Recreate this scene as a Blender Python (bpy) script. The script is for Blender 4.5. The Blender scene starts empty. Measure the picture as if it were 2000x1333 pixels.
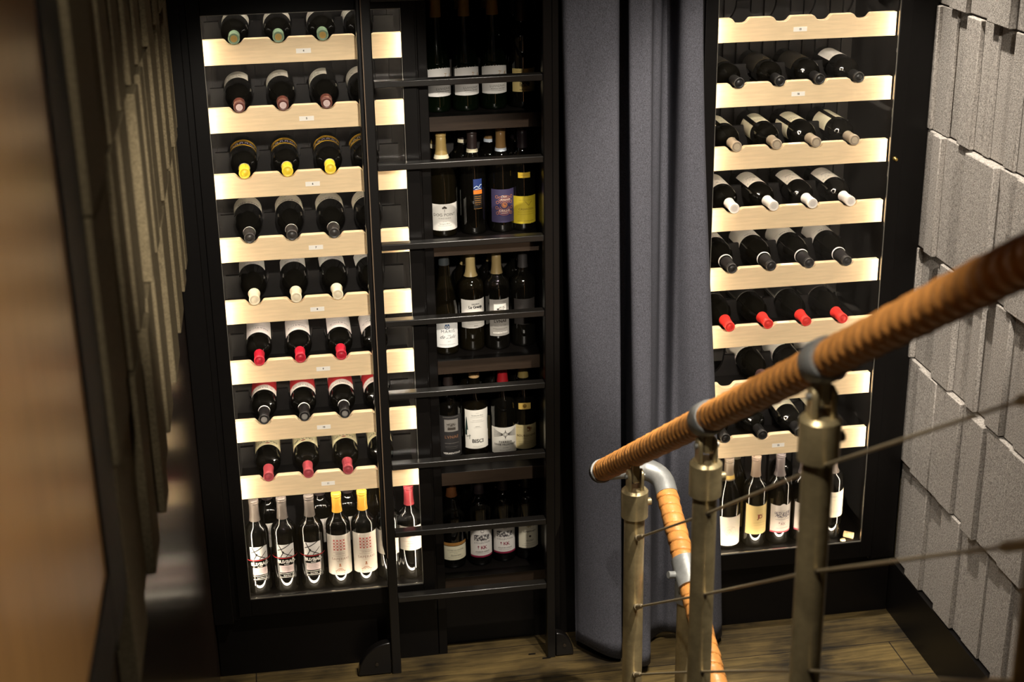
import bpy, bmesh, math, random
from mathutils import Vector, Matrix
random.seed(7)
R = math.radians
SC = bpy.context.scene
COL = SC.collection

# ------------------------------------------------------------------ camera
cam_d = bpy.data.cameras.new('camera')
cam = bpy.data.objects.new('camera', cam_d)
COL.objects.link(cam)
SC.camera = cam
YAW, PITCH, ROLL = R(9.0152), R(-20.8893), R(-0.9104)
fwd = Vector((math.sin(YAW) * math.cos(PITCH), math.cos(YAW) * math.cos(PITCH), math.sin(PITCH)))
rgt = Vector((math.cos(YAW), -math.sin(YAW), 0))
upv = rgt.cross(fwd)
r2 = math.cos(ROLL) * rgt + math.sin(ROLL) * upv
u2 = -math.sin(ROLL) * rgt + math.cos(ROLL) * upv
M = Matrix((r2, u2, -fwd)).transposed().to_4x4()
M.translation = Vector((0.1599, -4.0753, 2.598))
cam.matrix_world = M
cam_d.sensor_width = 36
cam_d.lens = 2984.1 / 2000 * 36
cam_d.clip_start = 0.02
cam_d.dof.use_dof = True
cam_d.dof.focus_distance = 4.2
cam_d.dof.aperture_fstop = 4.0

# ------------------------------------------------------------------ world, exposure, room lights
W = bpy.data.worlds.new('world')
SC.world = W
W.use_nodes = True
W.node_tree.nodes['Background'].inputs[0].default_value = (1.0, 0.88, 0.76, 1)
W.node_tree.nodes['Background'].inputs[1].default_value = 0.03
SC.view_settings.view_transform = 'Standard'
SC.view_settings.look = 'None'
SC.view_settings.exposure = 0.0
SC.view_settings.gamma = 1.0
SC.view_settings.use_curve_mapping = False


def spot(name, loc, aim, watts, cone, blend=0.5, size=0.03, color=(1, 0.91, 0.78)):
    d = bpy.data.lights.new(name, 'SPOT')
    d.energy = watts
    d.color = color
    d.spot_size = R(cone)
    d.spot_blend = blend
    d.shadow_soft_size = size
    o = bpy.data.objects.new(name, d)
    COL.objects.link(o)
    o.location = loc
    o.rotation_euler = (Vector(aim) - Vector(loc)).to_track_quat('-Z', 'Y').to_euler()
    return o


spot('ceiling_spot_or_fill', (0.55, -4.35, 3.15), (0.25, 0.0, 1.24), 830, 18.5, 0.45, 0.04)      # over the stair, at the left cabinet
spot('ceiling_spot_or_fill', (1.20, -4.30, 3.40), (1.62, 0.0, 1.28), 860, 19, 0.45, 0.04)      # over the stair, at the right cabinet
spot('ceiling_spot_or_fill', (1.45, -0.10, 3.50), (2.05, -0.52, 0.15), 440, 35, 0.8, 0.03)     # washes the felt wall
spot('ceiling_spot_or_fill', (1.12, -1.75, 3.50), (1.02, 0.0, 0.35), 400, 44, 0.8, 0.03)       # over the ladder and curtain
spot('ceiling_spot_or_fill', (1.55, -1.70, 3.45), (0.97, -1.15, 0.9), 520, 34, 0.6, 0.03)      # over the railing
spot('ceiling_spot_or_fill', (0.20, -2.60, 3.45), (0.95, -1.75, 1.5), 170, 46, 0.6, 0.03)      # over the stair, at the handrail
spot('ceiling_spot_or_fill', (0.10, -4.35, 3.35), (-0.06, -1.15, 1.65), 90, 24, 0.8, 0.04)     # along the left felt wall
spot('ceiling_spot_or_fill', (1.40, -3.20, 3.40), (-0.10, -3.00, 1.5), 150, 48, 1.0, 0.05)      # fill light added to brighten the wood panel


# ------------------------------------------------------------------ materials


def lin(c):
    out = []
    for v in c:
        v /= 255.0
        out.append(v / 12.92 if v <= 0.04045 else ((v + 0.055) / 1.055) ** 2.4)
    return tuple(out) + (1,)


def mat(name, rgb, rough=0.5, metal=0.0, spec=0.5, coat=0.0, noise=None, bump=None, stretch=(1, 1, 1), emit=None):
    """rgb is an sRGB albedo; noise = (scale, amount), bump = (scale, strength)"""
    m = bpy.data.materials.new(name)
    m.use_nodes = True
    nt = m.node_tree
    b = nt.nodes['Principled BSDF']
    c = lin(rgb)
    b.inputs['Base Color'].default_value = c
    b.inputs['Roughness'].default_value = rough
    b.inputs['Metallic'].default_value = metal
    b.inputs['Specular IOR Level'].default_value = spec
    b.inputs['Coat Weight'].default_value = coat
    b.inputs['Coat Roughness'].default_value = 0.08
    if emit:
        b.inputs['Emission Color'].default_value = emit[0] + (1,)
        b.inputs['Emission Strength'].default_value = emit[1]
    if noise or bump:
        tc = nt.nodes.new('ShaderNodeTexCoord')
        mp = nt.nodes.new('ShaderNodeMapping')
        mp.inputs['Scale'].default_value = stretch
        nt.links.new(tc.outputs['Object'], mp.inputs[0])
    if noise:
        n = nt.nodes.new('ShaderNodeTexNoise')
        n.inputs['Scale'].default_value = noise[0]
        n.inputs['Detail'].default_value = 6
        n.inputs['Roughness'].default_value = 0.65
        nt.links.new(mp.outputs[0], n.inputs['Vector'])
        cr = nt.nodes.new('ShaderNodeValToRGB')
        a = noise[1]
        cr.color_ramp.elements[0].position = 0.3
        cr.color_ramp.elements[1].position = 0.7
        cr.color_ramp.elements[0].color = tuple(v * (1 - a) for v in c[:3]) + (1,)
        cr.color_ramp.elements[1].color = tuple(min(1, v * (1 + a)) for v in c[:3]) + (1,)
        nt.links.new(n.outputs[0], cr.inputs[0])
        nt.links.new(cr.outputs[0], b.inputs['Base Color'])
    if bump:
        n2 = nt.nodes.new('ShaderNodeTexNoise')
        n2.inputs['Scale'].default_value = bump[0]
        n2.inputs['Detail'].default_value = 4
        nt.links.new(mp.outputs[0], n2.inputs['Vector'])
        bp = nt.nodes.new('ShaderNodeBump')
        bp.inputs['Strength'].default_value = bump[1]
        bp.inputs['Distance'].default_value = 0.002
        nt.links.new(n2.outputs[0], bp.inputs['Height'])
        nt.links.new(bp.outputs[0], b.inputs['Normal'])
    return m


PC = {}


def paint(rgb, rough=0.55, spec=0.4):
    k = (rgb, rough)
    if k not in PC:
        PC[k] = mat('print_%d_%d_%d' % rgb, rgb, rough, spec=spec)
    return PC[k]


def glass_pane_mat():
    m = bpy.data.materials.new('clear_pane_glass')
    m.use_nodes = True
    nt = m.node_tree
    nt.nodes.clear()
    o = nt.nodes.new('ShaderNodeOutputMaterial')
    mx = nt.nodes.new('ShaderNodeMixShader')
    t = nt.nodes.new('ShaderNodeBsdfTransparent')
    g = nt.nodes.new('ShaderNodeBsdfGlossy')
    g.inputs['Roughness'].default_value = 0.0
    f = nt.nodes.new('ShaderNodeFresnel')
    f.inputs['IOR'].default_value = 1.35
    nt.links.new(f.outputs[0], mx.inputs[0])
    nt.links.new(t.outputs[0], mx.inputs[1])
    nt.links.new(g.outputs[0], mx.inputs[2])
    nt.links.new(mx.outputs[0], o.inputs[0])
    return m


def plank_mat():
    m = bpy.data.materials.new('dark_oak_planks')
    m.use_nodes = True
    nt = m.node_tree
    b = nt.nodes['Principled BSDF']
    tc = nt.nodes.new('ShaderNodeTexCoord')
    br = nt.nodes.new('ShaderNodeTexBrick')
    br.offset = 0.37
    br.inputs['Scale'].default_value = 1.0
    br.inputs['Brick Width'].default_value = 3.1
    br.inputs['Row Height'].default_value = 0.19
    br.inputs['Mortar Size'].default_value = 0.002
    br.inputs['Color1'].default_value = lin((80, 67, 39))
    br.inputs['Color2'].default_value = lin((98, 83, 49))
    br.inputs['Mortar'].default_value = lin((30, 22, 14))
    nt.links.new(tc.outputs['Object'], br.inputs['Vector'])
    mp = nt.nodes.new('ShaderNodeMapping')
    mp.inputs['Scale'].default_value = (2.2, 26, 1)
    nt.links.new(tc.outputs['Object'], mp.inputs[0])
    n = nt.nodes.new('ShaderNodeTexNoise')
    n.inputs['Scale'].default_value = 2.2
    n.inputs['Detail'].default_value = 8
    n.inputs['Roughness'].default_value = 0.7
    n.inputs['Distortion'].default_value = 0.8
    nt.links.new(mp.outputs[0], n.inputs['Vector'])
    n3 = nt.nodes.new('ShaderNodeTexNoise')
    n3.inputs['Scale'].default_value = 4.5
    n3.inputs['Detail'].default_value = 5
    nt.links.new(tc.outputs['Object'], n3.inputs['Vector'])
    ad = nt.nodes.new('ShaderNodeMath')
    ad.operation = 'MULTIPLY'
    nt.links.new(n.outputs[0], ad.inputs[0])
    nt.links.new(n3.outputs[0], ad.inputs[1])
    cr = nt.nodes.new('ShaderNodeValToRGB')
    cr.color_ramp.elements[0].position = 0.16
    cr.color_ramp.elements[1].position = 0.40
    cr.color_ramp.elements[0].color = (0.10, 0.09, 0.075, 1)
    cr.color_ramp.elements[1].color = (1.25, 1.2, 1.1, 1)
    nt.links.new(ad.outputs[0], cr.inputs[0])
    mx = nt.nodes.new('ShaderNodeMixRGB')
    mx.blend_type = 'MULTIPLY'
    mx.inputs[0].default_value = 1
    nt.links.new(br.outputs['Color'], mx.inputs[1])
    nt.links.new(cr.outputs[0], mx.inputs[2])
    nt.links.new(mx.outputs[0], b.inputs['Base Color'])
    b.inputs['Roughness'].default_value = 0.5
    bp = nt.nodes.new('ShaderNodeBump')
    bp.inputs['Strength'].default_value = 0.25
    bp.inputs['Distance'].default_value = 0.003
    nt.links.new(n.outputs[0], bp.inputs['Height'])
    nt.links.new(bp.outputs[0], b.inputs['Normal'])
    return m


MT = dict(
    black=mat('satin_black_lacquer', (12, 10, 9), 0.36, spec=0.2, noise=(60, 0.15)),
    blackm=mat('black_powder_coated_steel', (13, 11, 10), 0.32, spec=0.5),
    inner=mat('dark_grey_shelf_tray', (17, 15, 14), 0.5, spec=0.2, noise=(40, 0.25)),
    board=mat('dark_brown_shelf_lacquer', (46, 36, 28), 0.4, spec=0.3, noise=(8, 0.2), stretch=(2, 2, 20)),
    shelf_fill=mat('shelf_fill_light', (255, 235, 200), 0.5, emit=((1.0, 0.90, 0.76), 100.0)),  # emissive fill, added to brighten the labels of lying bottles
    rungm=mat('black_steel_rung', (24, 22, 20), 0.3, spec=0.7),
    edge_glint=mat('stile_edge_highlight', (112, 94, 76), 0.5, metal=0.3),  # stile edge highlight put into the colour
    back=mat('charcoal_back_panel', (32, 29, 28), 0.55, spec=0.3),
    maple=mat('pale_maple', (218, 194, 157), 0.42, spec=0.35, noise=(3.0, 0.10), stretch=(4, 4, 40)),
    floor=plank_mat(),
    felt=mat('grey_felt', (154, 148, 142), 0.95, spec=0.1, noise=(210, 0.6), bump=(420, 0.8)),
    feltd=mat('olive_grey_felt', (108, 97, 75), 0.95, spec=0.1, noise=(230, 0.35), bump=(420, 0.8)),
    curtain=mat('blue_grey_velvet', (78, 78, 85), 0.9, spec=0.15, noise=(420, 0.5), bump=(600, 0.6), stretch=(1, 1, 0.7)),
    leather=mat('tan_leather_strip', (188, 128, 66), 0.42, spec=0.45, noise=(30, 0.22), bump=(160, 0.35)),
    galv=mat('galvanised_steel', (138, 139, 137), 0.42, metal=0.45, noise=(24, 0.18), bump=(140, 0.2)),
    tube=mat('weathered_galvanised_tube', (170, 154, 116), 0.36, metal=0.6, noise=(14, 0.35), bump=(60, 0.3)),
    cable=mat('steel_cable', (168, 154, 126), 0.4, metal=0.5),
    dark=mat('dark_bronze_bolt', (60, 52, 42), 0.4, metal=0.6),
    walnut=mat('glossy_brown_wood', (150, 110, 64), 0.3, spec=0.5, noise=(2.2, 0.25), stretch=(20, 20, 1.2)),
    wains=mat('dark_stained_glossy_wood', (54, 42, 34), 0.2, spec=0.6, noise=(3, 0.25), stretch=(30, 30, 1)),
    frame=mat('black_brown_frame', (9, 7, 7), 0.55, spec=0.2),
    led=mat('warm_led_strip', (255, 235, 200), 0.5, emit=((1.0, 0.84, 0.62), 54.0)),
    paper=paint((232, 228, 220)),
    pane=glass_pane_mat(),
    metal=mat('pane_edge_highlight', (170, 165, 155), 0.3, metal=0.8),  # bright metal stands for the highlight on the glass edges
    g_dark=mat('dark_wine_glass', (9, 8, 6), 0.025, spec=0.8),
    g_green=mat('green_wine_glass', (5, 11, 4), 0.05, spec=0.6),
    g_brown=mat('brown_wine_glass', (15, 12, 6), 0.06, spec=0.6),
    cork=mat('cork', (200, 172, 130), 0.8, noise=(120, 0.3)),
)

# ------------------------------------------------------------------ mesh builder
ORG = {}


class MB:
    def __init__(self):
        self.bm = bmesh.new()

    def box(self, x0, x1, y0, y1, z0, z1, bev=0.0):
        m = bmesh.new()
        bmesh.ops.create_cube(m, size=1)
        bmesh.ops.scale(m, vec=(x1 - x0, y1 - y0, z1 - z0), verts=m.verts)
        bmesh.ops.translate(m, vec=((x0 + x1) / 2, (y0 + y1) / 2, (z0 + z1) / 2), verts=m.verts)
        if bev > 0:
            bmesh.ops.bevel(m, geom=m.edges[:], offset=bev, segments=2, affect='EDGES', profile=0.5)
        self._add(m)
        return self

    def _add(self, m):
        me = bpy.data.meshes.new('t')
        m.to_mesh(me)
        m.free()
        self.bm.from_mesh(me)
        bpy.data.meshes.remove(me)

    def tube(self, p0, p1, r0, r1=None, seg=24, caps=True):
        p0, p1 = Vector(p0), Vector(p1)
        return self.sweep([p0, p1], [r0, r0 if r1 is None else r1], seg, caps)

    def sweep(self, pts, radii, seg=24, caps=True):
        pts = [Vector(p) for p in pts]
        if not isinstance(radii, (list, tuple)):
            radii = [radii] * len(pts)
        rings = []
        t0 = (pts[1] - pts[0]).normalized()
        a = Vector((0, 0, 1)) if abs(t0.z) < 0.9 else Vector((1, 0, 0))
        n = t0.cross(a).normalized()
        for i, p in enumerate(pts):
            if i == 0:
                t = pts[1] - pts[0]
            elif i == len(pts) - 1:
                t = pts[-1] - pts[-2]
            else:
                t = (pts[i + 1] - pts[i]).normalized() + (pts[i] - pts[i - 1]).normalized()
            t.normalize()
            n = (n - t * n.dot(t)).normalized()
            b = t.cross(n)
            rings.append([self.bm.verts.new(p + (n * math.cos(2 * math.pi * k / seg) + b * math.sin(2 * math.pi * k / seg)) * radii[i]) for k in range(seg)])
        for i in range(len(rings) - 1):
            for k in range(seg):
                self.bm.faces.new((rings[i][k], rings[i + 1][k], rings[i + 1][(k + 1) % seg], rings[i][(k + 1) % seg])).smooth = True
        if caps:
            self.bm.faces.new(rings[0])
            self.bm.faces.new(rings[-1][::-1])
        return self

    def lathe(self, prof, seg=32, c=(0, 0, 0)):
        c = Vector(c)
        rings = []
        for r, z in prof:
            if r < 1e-6:
                rings.append([self.bm.verts.new(c + Vector((0, 0, z)))])
            else:
                rings.append([self.bm.verts.new(c + Vector((r * math.cos(2 * math.pi * k / seg), r * math.sin(2 * math.pi * k / seg), z))) for k in range(seg)])
        for i in range(len(rings) - 1):
            A, B = rings[i], rings[i + 1]
            for k in range(seg):
                k2 = (k + 1) % seg
                if len(A) == 1 and len(B) == 1:
                    continue
                if len(A) == 1:
                    f = (A[0], B[k2], B[k])
                elif len(B) == 1:
                    f = (A[k], A[k2], B[0])
                else:
                    f = (A[k], A[k2], B[k2], B[k])
                self.bm.faces.new(f).smooth = True
        return self

    def prism(self, poly, axis, a0, a1):
        """poly = 2D points in the plane normal to axis ('x': (y,z), 'y': (x,z), 'z': (x,y))"""
        def P(q, a):
            return {'x': (a, q[0], q[1]), 'y': (q[0], a, q[1]), 'z': (q[0], q[1], a)}[axis]
        A = [self.bm.verts.new(P(q, a0)) for q in poly]
        B = [self.bm.verts.new(P(q, a1)) for q in poly]
        n = len(poly)
        self.bm.faces.new(A)
        self.bm.faces.new(B[::-1])
        for i in range(n):
            j = (i + 1) % n
            self.bm.faces.new((A[i], B[i], B[j], A[j]))
        return self

    def build(self, name, m, parent=None, smooth=None, bevel=None):
        org = ORG.get(parent.name, Vector()) if parent else Vector()
        bmesh.ops.translate(self.bm, vec=-org, verts=self.bm.verts)
        bmesh.ops.recalc_face_normals(self.bm, faces=self.bm.faces)
        me = bpy.data.meshes.new(name)
        self.bm.to_mesh(me)
        self.bm.free()
        me.set_sharp_from_angle(angle=R(38))
        me.materials.append(m)
        o = bpy.data.objects.new(name, me)
        COL.objects.link(o)
        if parent:
            o.parent = parent
            ORG[o.name] = org
        if bevel:
            md = o.modifiers.new('bevel', 'BEVEL')
            md.width = bevel
            md.segments = 2
            md.limit_method = 'ANGLE'
        return o


def thing(name, label, cat, loc=(0, 0, 0), group=None):
    o = bpy.data.objects.new(name, None)
    COL.objects.link(o)
    o.location = loc
    o.empty_display_size = 0.05
    ORG[o.name] = Vector(loc)
    return tag(o, label, cat, group)


def tag(o, label, cat, group=None):
    o['label'] = label
    o['category'] = cat
    if group:
        o['group'] = group
    return o


def struct(o):
    o['kind'] = 'structure'
    return o


NTH = ['first', 'second', 'third', 'fourth', 'fifth', 'sixth', 'seventh', 'eighth', 'ninth', 'tenth']

# ------------------------------------------------------------------ the room shell
struct(MB().box(-0.3, 2.3, -4.6, 0.6, -0.1, 0.0).build('floor', MT['floor']))
struct(MB().box(-0.3, -0.108, -4.6, 0.6, 0.0, 3.6).build('wall_left', MT['wains']))
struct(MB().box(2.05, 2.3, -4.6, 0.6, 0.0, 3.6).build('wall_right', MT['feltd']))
struct(MB().box(-0.3, 2.3, 0.46, 0.6, 0.0, 3.6).build('wall_back', MT['black']))
struct(MB().box(2.02, 2.05, -4.6, -0.001, 0.0, 0.186).build('baseboard_right', MT['black']))
struct(MB().box(0.945, 1.318, 0.05, 0.46, 0.0, 3.6).build('wall_pier', MT['black']))
struct(MB().box(-0.3, 2.3, -4.6, 0.6, 3.6, 3.7).build('ceiling', MT['frame']))

# ------------------------------------------------------------------ felt cladding


def felt_panel(side, y0, y1, z0, z1, t_far, t_near, ymid, label, group):
    """y0 is the end nearer the cabinets, y1 the end nearer the stair; thin at the far end, thick at the near end"""
    x = 2.05 if side == 'r' else -0.108
    s = -1 if side == 'r' else 1
    poly = [(x, y0), (x + s * t_far, y0), (x + s * t_far, ymid), (x + s * t_near, ymid), (x + s * t_near, y1), (x, y1)]
    m = MB()
    m.prism(poly, 'z', z0, z1)
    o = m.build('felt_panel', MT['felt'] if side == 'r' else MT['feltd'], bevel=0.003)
    tag(o, label, 'acoustic panel', group)
    return o


FZ = [0.188, 0.538, 0.886, 1.237, 1.590, 1.941, 2.295, 2.64]
RSTEP = [
    [(-0.219, .014), (-0.442, .012), (-0.608, .006), (-0.764, .011), (-1.0, .012), (-1.3, .015)],
    [(-0.232, .004), (-0.39, .012), (-0.55, .013), (-0.82, .012), (-1.05, .012), (-1.3, .015)],
    [(-0.035, .018), (-0.30, .018), (-0.457, .014), (-0.62, .014), (-0.80, .01), (-1.05, .012), (-1.3, .015)],
    [(-0.139, .016), (-0.478, .018), (-0.78, .012), (-1.05, .012), (-1.3, .015)],
    [(-0.043, .011), (-0.142, .008), (-0.30, .013), (-0.392, .007), (-0.538, .009), (-0.75, .012), (-1.0, .012), (-1.3, .015)],
    [(-0.21, .012), (-0.475, .018), (-0.72, .01), (-1.0, .012), (-1.3, .015)],
    [(-0.3, .012), (-0.6, .018), (-1.0, .012), (-1.3, .015)],
]
COURSE = ['bottom', 'second', 'third', 'fourth', 'fifth', 'sixth', 'top']
BASE_T = [0.018, 0.030, 0.020, 0.032, 0.026, 0.030, 0.024]
for ci, steps in enumerate(RSTEP):
    y = -0.004
    tfs = [min(0.034, max(0.016, BASE_T[ci] + random.uniform(-0.006, 0.004))) for _ in range(len(steps) + 1)]
    for pi, (ye, d) in enumerate(steps):
        ym = y + (ye - y) * (0.35 + 0.3 * random.random())
        felt_panel('r', y, ye + 0.0008, FZ[ci] + 0.0015 + random.uniform(0, .002), FZ[ci + 1] - 0.0015, tfs[pi], tfs[pi + 1] + d, ym,
                   'grey felt panel on right wall, %s course from floor, %s from the cabinet' % (COURSE[ci] if ci else 'lowest', NTH[pi]),
                   'felt panels on the right wall')
        y = ye

LZ = [1.362, 1.712, 2.062, 2.412, 2.762]
LSTEP = [
    [-0.20, -0.38, -0.68, -0.99, -1.25, -1.44, -1.60, -1.82, -2.15],
    [-0.09, -0.30, -0.52, -0.80, -1.02, -1.18, -1.36, -1.62, -1.80, -2.15],
    [-0.22, -0.45, -0.62, -0.90, -1.10, -1.30, -1.52, -1.76, -2.15],
    [-0.15, -0.38, -0.60, -0.84, -1.04, -1.25, -1.50, -1.80, -2.15],
]
for ci, steps in enumerate(LSTEP):
    y = -0.055
    for pi, ye in enumerate(steps):
        tf = random.uniform(0.018, 0.028)
        tnr = tf + random.uniform(0.009, 0.014)
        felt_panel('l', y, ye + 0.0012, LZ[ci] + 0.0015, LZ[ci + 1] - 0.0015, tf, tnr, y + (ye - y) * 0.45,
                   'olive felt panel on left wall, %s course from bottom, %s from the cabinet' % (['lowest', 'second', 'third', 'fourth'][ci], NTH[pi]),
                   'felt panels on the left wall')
        y = ye

# framed wood panel on the left wall beside the stair
t = thing('wall_panel', 'tall glossy brown wood panel in a black frame on the left wall', 'wall panel', (-0.108, -3.2, 1.43))
MB().box(-0.108, -0.084, -4.4, -2.32, 1.645, 3.1).build('wood_face', MT['walnut'], t)
f = MB()
f.box(-0.108, -0.080, -2.32, -2.155, 1.53, 3.2)
f.box(-0.108, -0.080, -4.4, -2.32, 1.55, 1.645)
f.box(-0.108, -0.080, -4.4, -2.32, 3.1, 3.2)
f.build('frame', MT['frame'], t, bevel=0.003)

# ------------------------------------------------------------------ wine cabinets
SH, PITCHZ, TOP = 0.0659, 0.18092, 1.9221
NOTCH = [(-.028, 0), (-.0240, -.0022), (-.0200, -.0070), (-.0165, -.0112), (-.0105, -.0142), (0, -.0150), (.0105, -.0142), (.0165, -.0112), (.0200, -.0070), (.0240, -.0022), (.028, 0)]


def cabinet(name, label, x0, x1, cx0, cx1, ztop=2.0, z0=0.277):
    """x0..x1 = opening at the door front, cx0..cx1 = carcass"""
    c = thing(name, label, 'wine cabinet', ((cx0 + cx1) / 2, 0.2, 0))
    m = MB()                                   # carcass
    m.box(cx0, x0 - 0.034, -0.026, 0.44, 0.205, 2.9)
    m.box(x1 + 0.034, cx1, -0.026, 0.44, 0.205, 2.9)
    m.box(x0 - 0.034, x1 + 0.034, -0.02, 0.42, 0.23, 0.262)
    m.box(x0 - 0.034, x1 + 0.034, -0.02, 0.42, 2.2, 2.9)
    m.build('carcass', MT['black'], c, bevel=0.002)
    b = MB()
    b.box(x0 - 0.034, x1 + 0.034, 0.39, 0.42, 0.262, 2.2)
    n = 14
    for i in range(n):
        xx = x0 - 0.03 + (x1 - x0 + 0.06) * (i + .5) / n
        b.box(xx - 0.012, xx + 0.012, 0.38, 0.39, 0.262, 2.2)
    b.build('back_panel', MT['back'], c)
    d = MB()                                   # door frame
    ys = (-0.040, -0.024)
    d.box(x0 - 0.036, x0, *ys, 0.222, ztop + 0.2)
    d.box(x1, x1 + 0.036, *ys, 0.222, ztop + 0.2)
    d.box(x0, x1, *ys, 0.222, z0)
    d.box(x0, x1, *ys, ztop - 0.008, ztop + 0.2)
    df = d.build('door_frame', MT['black'], c, bevel=0.0015)
    g = MB().box(x0 + .0005, x1 - .0005, -0.0335, -0.0295, z0 + .0005, ztop - 0.0085)
    g.build('glass_pane', MT['pane'], c)
    e = MB()
    w = 0.0013
    e.box(x0, x0 + w, -0.0385, -0.0335, z0, ztop - .008)
    e.box(x1 - w, x1, -0.0385, -0.0335, z0, ztop - .008)
    e.box(x0, x1, -0.0385, -0.0335, z0, z0 + w * 1.6)
    e.box(x0, x1, -0.0385, -0.0335, ztop - .008 - w, ztop - .008)
    e.build('pane_edge', MT['metal'], c)  # thin strips added as the bright highlight line around the pane
    k = MB()
    k.box(cx0, cx1, -0.002, 0.03, 0.0, 0.203)
    k.build('kick_plate', MT['black'], c, bevel=0.0015)
    # LED strips tucked behind the door frame
    for (a, bb, zz0, zz1, yy) in ((x0 - 0.016, x0 - 0.010, 0.265, 2.15, (-0.0235, -0.0175)), (x1 + 0.0135, x1 + 0.0195, 0.265, 2.15, (-0.0235, -0.0175))):
        MB().box(a, bb, yy[0], yy[1], zz0, zz1).build('led_or_fill_strip', MT['led'], c)
    MB().box(x0, x1, -0.0237, -0.0215, 0.263, 0.2700).build('led_or_fill_strip', MT['led'], c)
    MB().box(x0, x1, 0.021, 0.0245, 2.038, 2.042).build('led_or_fill_strip', MT['shelf_fill'], c)  # added fill strip, brightens the labels of the top row
    return c


cabinet('wine_cabinet', 'black glass-fronted wine cabinet left of the ladder with lit maple shelves', 0.003, 0.5186, -0.105, 0.561)
cabinet('wine_cabinet', 'black glass-fronted wine cabinet between the curtain and the right felt wall', 1.381, 1.902, 1.3195, 2.019)
MB_ = MB().box(-0.107, -0.050, -0.05, -0.0275, 0.208, 2.9)
tag(MB_.build('filler_strip', MT['black'], bevel=0.002), 'black vertical filler strip between the left wall and left wine cabinet', 'trim strip')


def text_mesh(txt, size, bold=0.0, shear=0.0, spacing=1.0):
    cu = bpy.data.curves.new('txt', 'FONT')
    cu.body = txt
    cu.size = size
    cu.align_x = 'CENTER'
    cu.align_y = 'CENTER'
    cu.offset = bold
    cu.shear = shear
    cu.space_character = spacing
    cu.resolution_u = 3
    o = bpy.data.objects.new('txt', cu)
    COL.objects.link(o)
    dg = bpy.context.evaluated_depsgraph_get()
    dg.update()
    me = bpy.data.meshes.new_from_object(o.evaluated_get(dg))
    bpy.data.objects.remove(o)
    bpy.data.curves.remove(cu)
    v = [tuple(q.co) for q in me.vertices]
    fc = [tuple(p.vertices) for p in me.polygons]
    bpy.data.meshes.remove(me)
    return v, fc


def shelf(xL, xR, notches, i, number, tagx, where, label, top_tag=False):
    z = TOP - PITCHZ * i
    s = thing('wine_shelf', label, 'shelf', ((xL + xR) / 2, 0.1, z - SH), 'pull-out shelves in the %s wine cabinet' % where)
    poly = [(xL, z - SH)]
    poly.append((xL, z))
    for n in notches:
        poly += [(n + a, z + b) for a, b in NOTCH]
    poly += [(xR, z), (xR, z - SH)]
    m = MB()
    m.prism(poly, 'y', 0.0, 0.02)
    m.build('front_board', MT['maple'], s, bevel=0.0007)
    for yy, up in ((0.175, 0.020),):
        poly = [(xL + .004, z - 0.05), (xL + .004, z + up)]
        xe = xR - .004 if where == 'left' else notches[-1] + .048
        for n in notches:
            for k in range(13):
                a = math.pi * (1.0 + k / 12.0)
                poly.append((n + 0.0425 * math.cos(a), z + up + ((0.0385 + up) * math.sin(a))))
        poly += [(xe, z + up), (xe, z - 0.05)]
        MB().prism(poly, 'y', yy, yy + 0.012).build('bottle_cradle', MT['inner'], s)
    m = MB()
    m.box(xL + .004, xR - .004, 0.02, 0.30, z - 0.054, z - 0.048)
    m.build('tray', MT['inner'], s)
    MB().box(xL + .02, xR - .02, 0.021, 0.0245, z - SH + .001, z - SH + .005).build('led_or_fill_strip', MT['shelf_fill'], s)  # hidden fill strip, added to brighten the labels below this shelf
    if number:
        tz = z - SH * 0.56
        o = MB().box(tagx - .0195, tagx + .0195, -0.0008, 0.0, tz - .0062, tz + .0062).build('number_tag', MT['paper'], s)
        v, fcs = text_mesh(str(number), 0.0072, 0.0003)
        mb = MB()
        vs = [mb.bm.verts.new((tagx + a, -0.0012, tz + b)) for a, b, _ in v]
        for q in fcs:
            mb.bm.faces.new([vs[k] for k in q])
        mb.build('tag_number', paint((30, 28, 28)), o)
    if top_tag:
        MB().box(tagx - .0185, tagx + .0185, 0.003, 0.015, z, z + 0.0008).build('number_tag', MT['paper'], s)
    return z


LX = [0.084, 0.199, 0.3145, 0.4205]
RX = [1.457, 1.575, 1.692, 1.8065]
ltag = [0.262, 0.259, 0.264, 0.262, 0.255, 0.261, 0.252, 0.254]
for i in range(8):
    shelf(0.0005, 0.5205, LX, i, 4 + i, ltag[i], 'left', 'pale maple wine shelf tagged %d in the left wine cabinet' % (4 + i))
rnum = [15, 16, None, None, None, None, None, 22]
for i in range(8):
    if rnum[i]:
        lb = 'pale maple wine shelf tagged %d in the right wine cabinet' % rnum[i]
        if i == 0:
            lb = 'empty pale maple wine shelf tagged 15 at the top of the right wine cabinet'
    else:
        lb = ['', '', 'pale maple wine shelf holding silver-capped bottles, right wine cabinet', 'pale maple wine shelf holding white-capped bottles, right wine cabinet',
              'pale maple wine shelf holding black-capped burgundy bottles, above the red capped ones', 'pale maple wine shelf holding red-capped bottles, right wine cabinet',
              'half-filled pale maple wine shelf behind the handrail, right wine cabinet', ''][i]
    shelf(1.392, 1.9075, RX, i, rnum[i], [1.628, 1.632, 1.632, 1.634, 1.628, 1.625, 1.62, 1.627][i], 'right', lb, top_tag=i in (2, 3, 4, 5))

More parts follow.
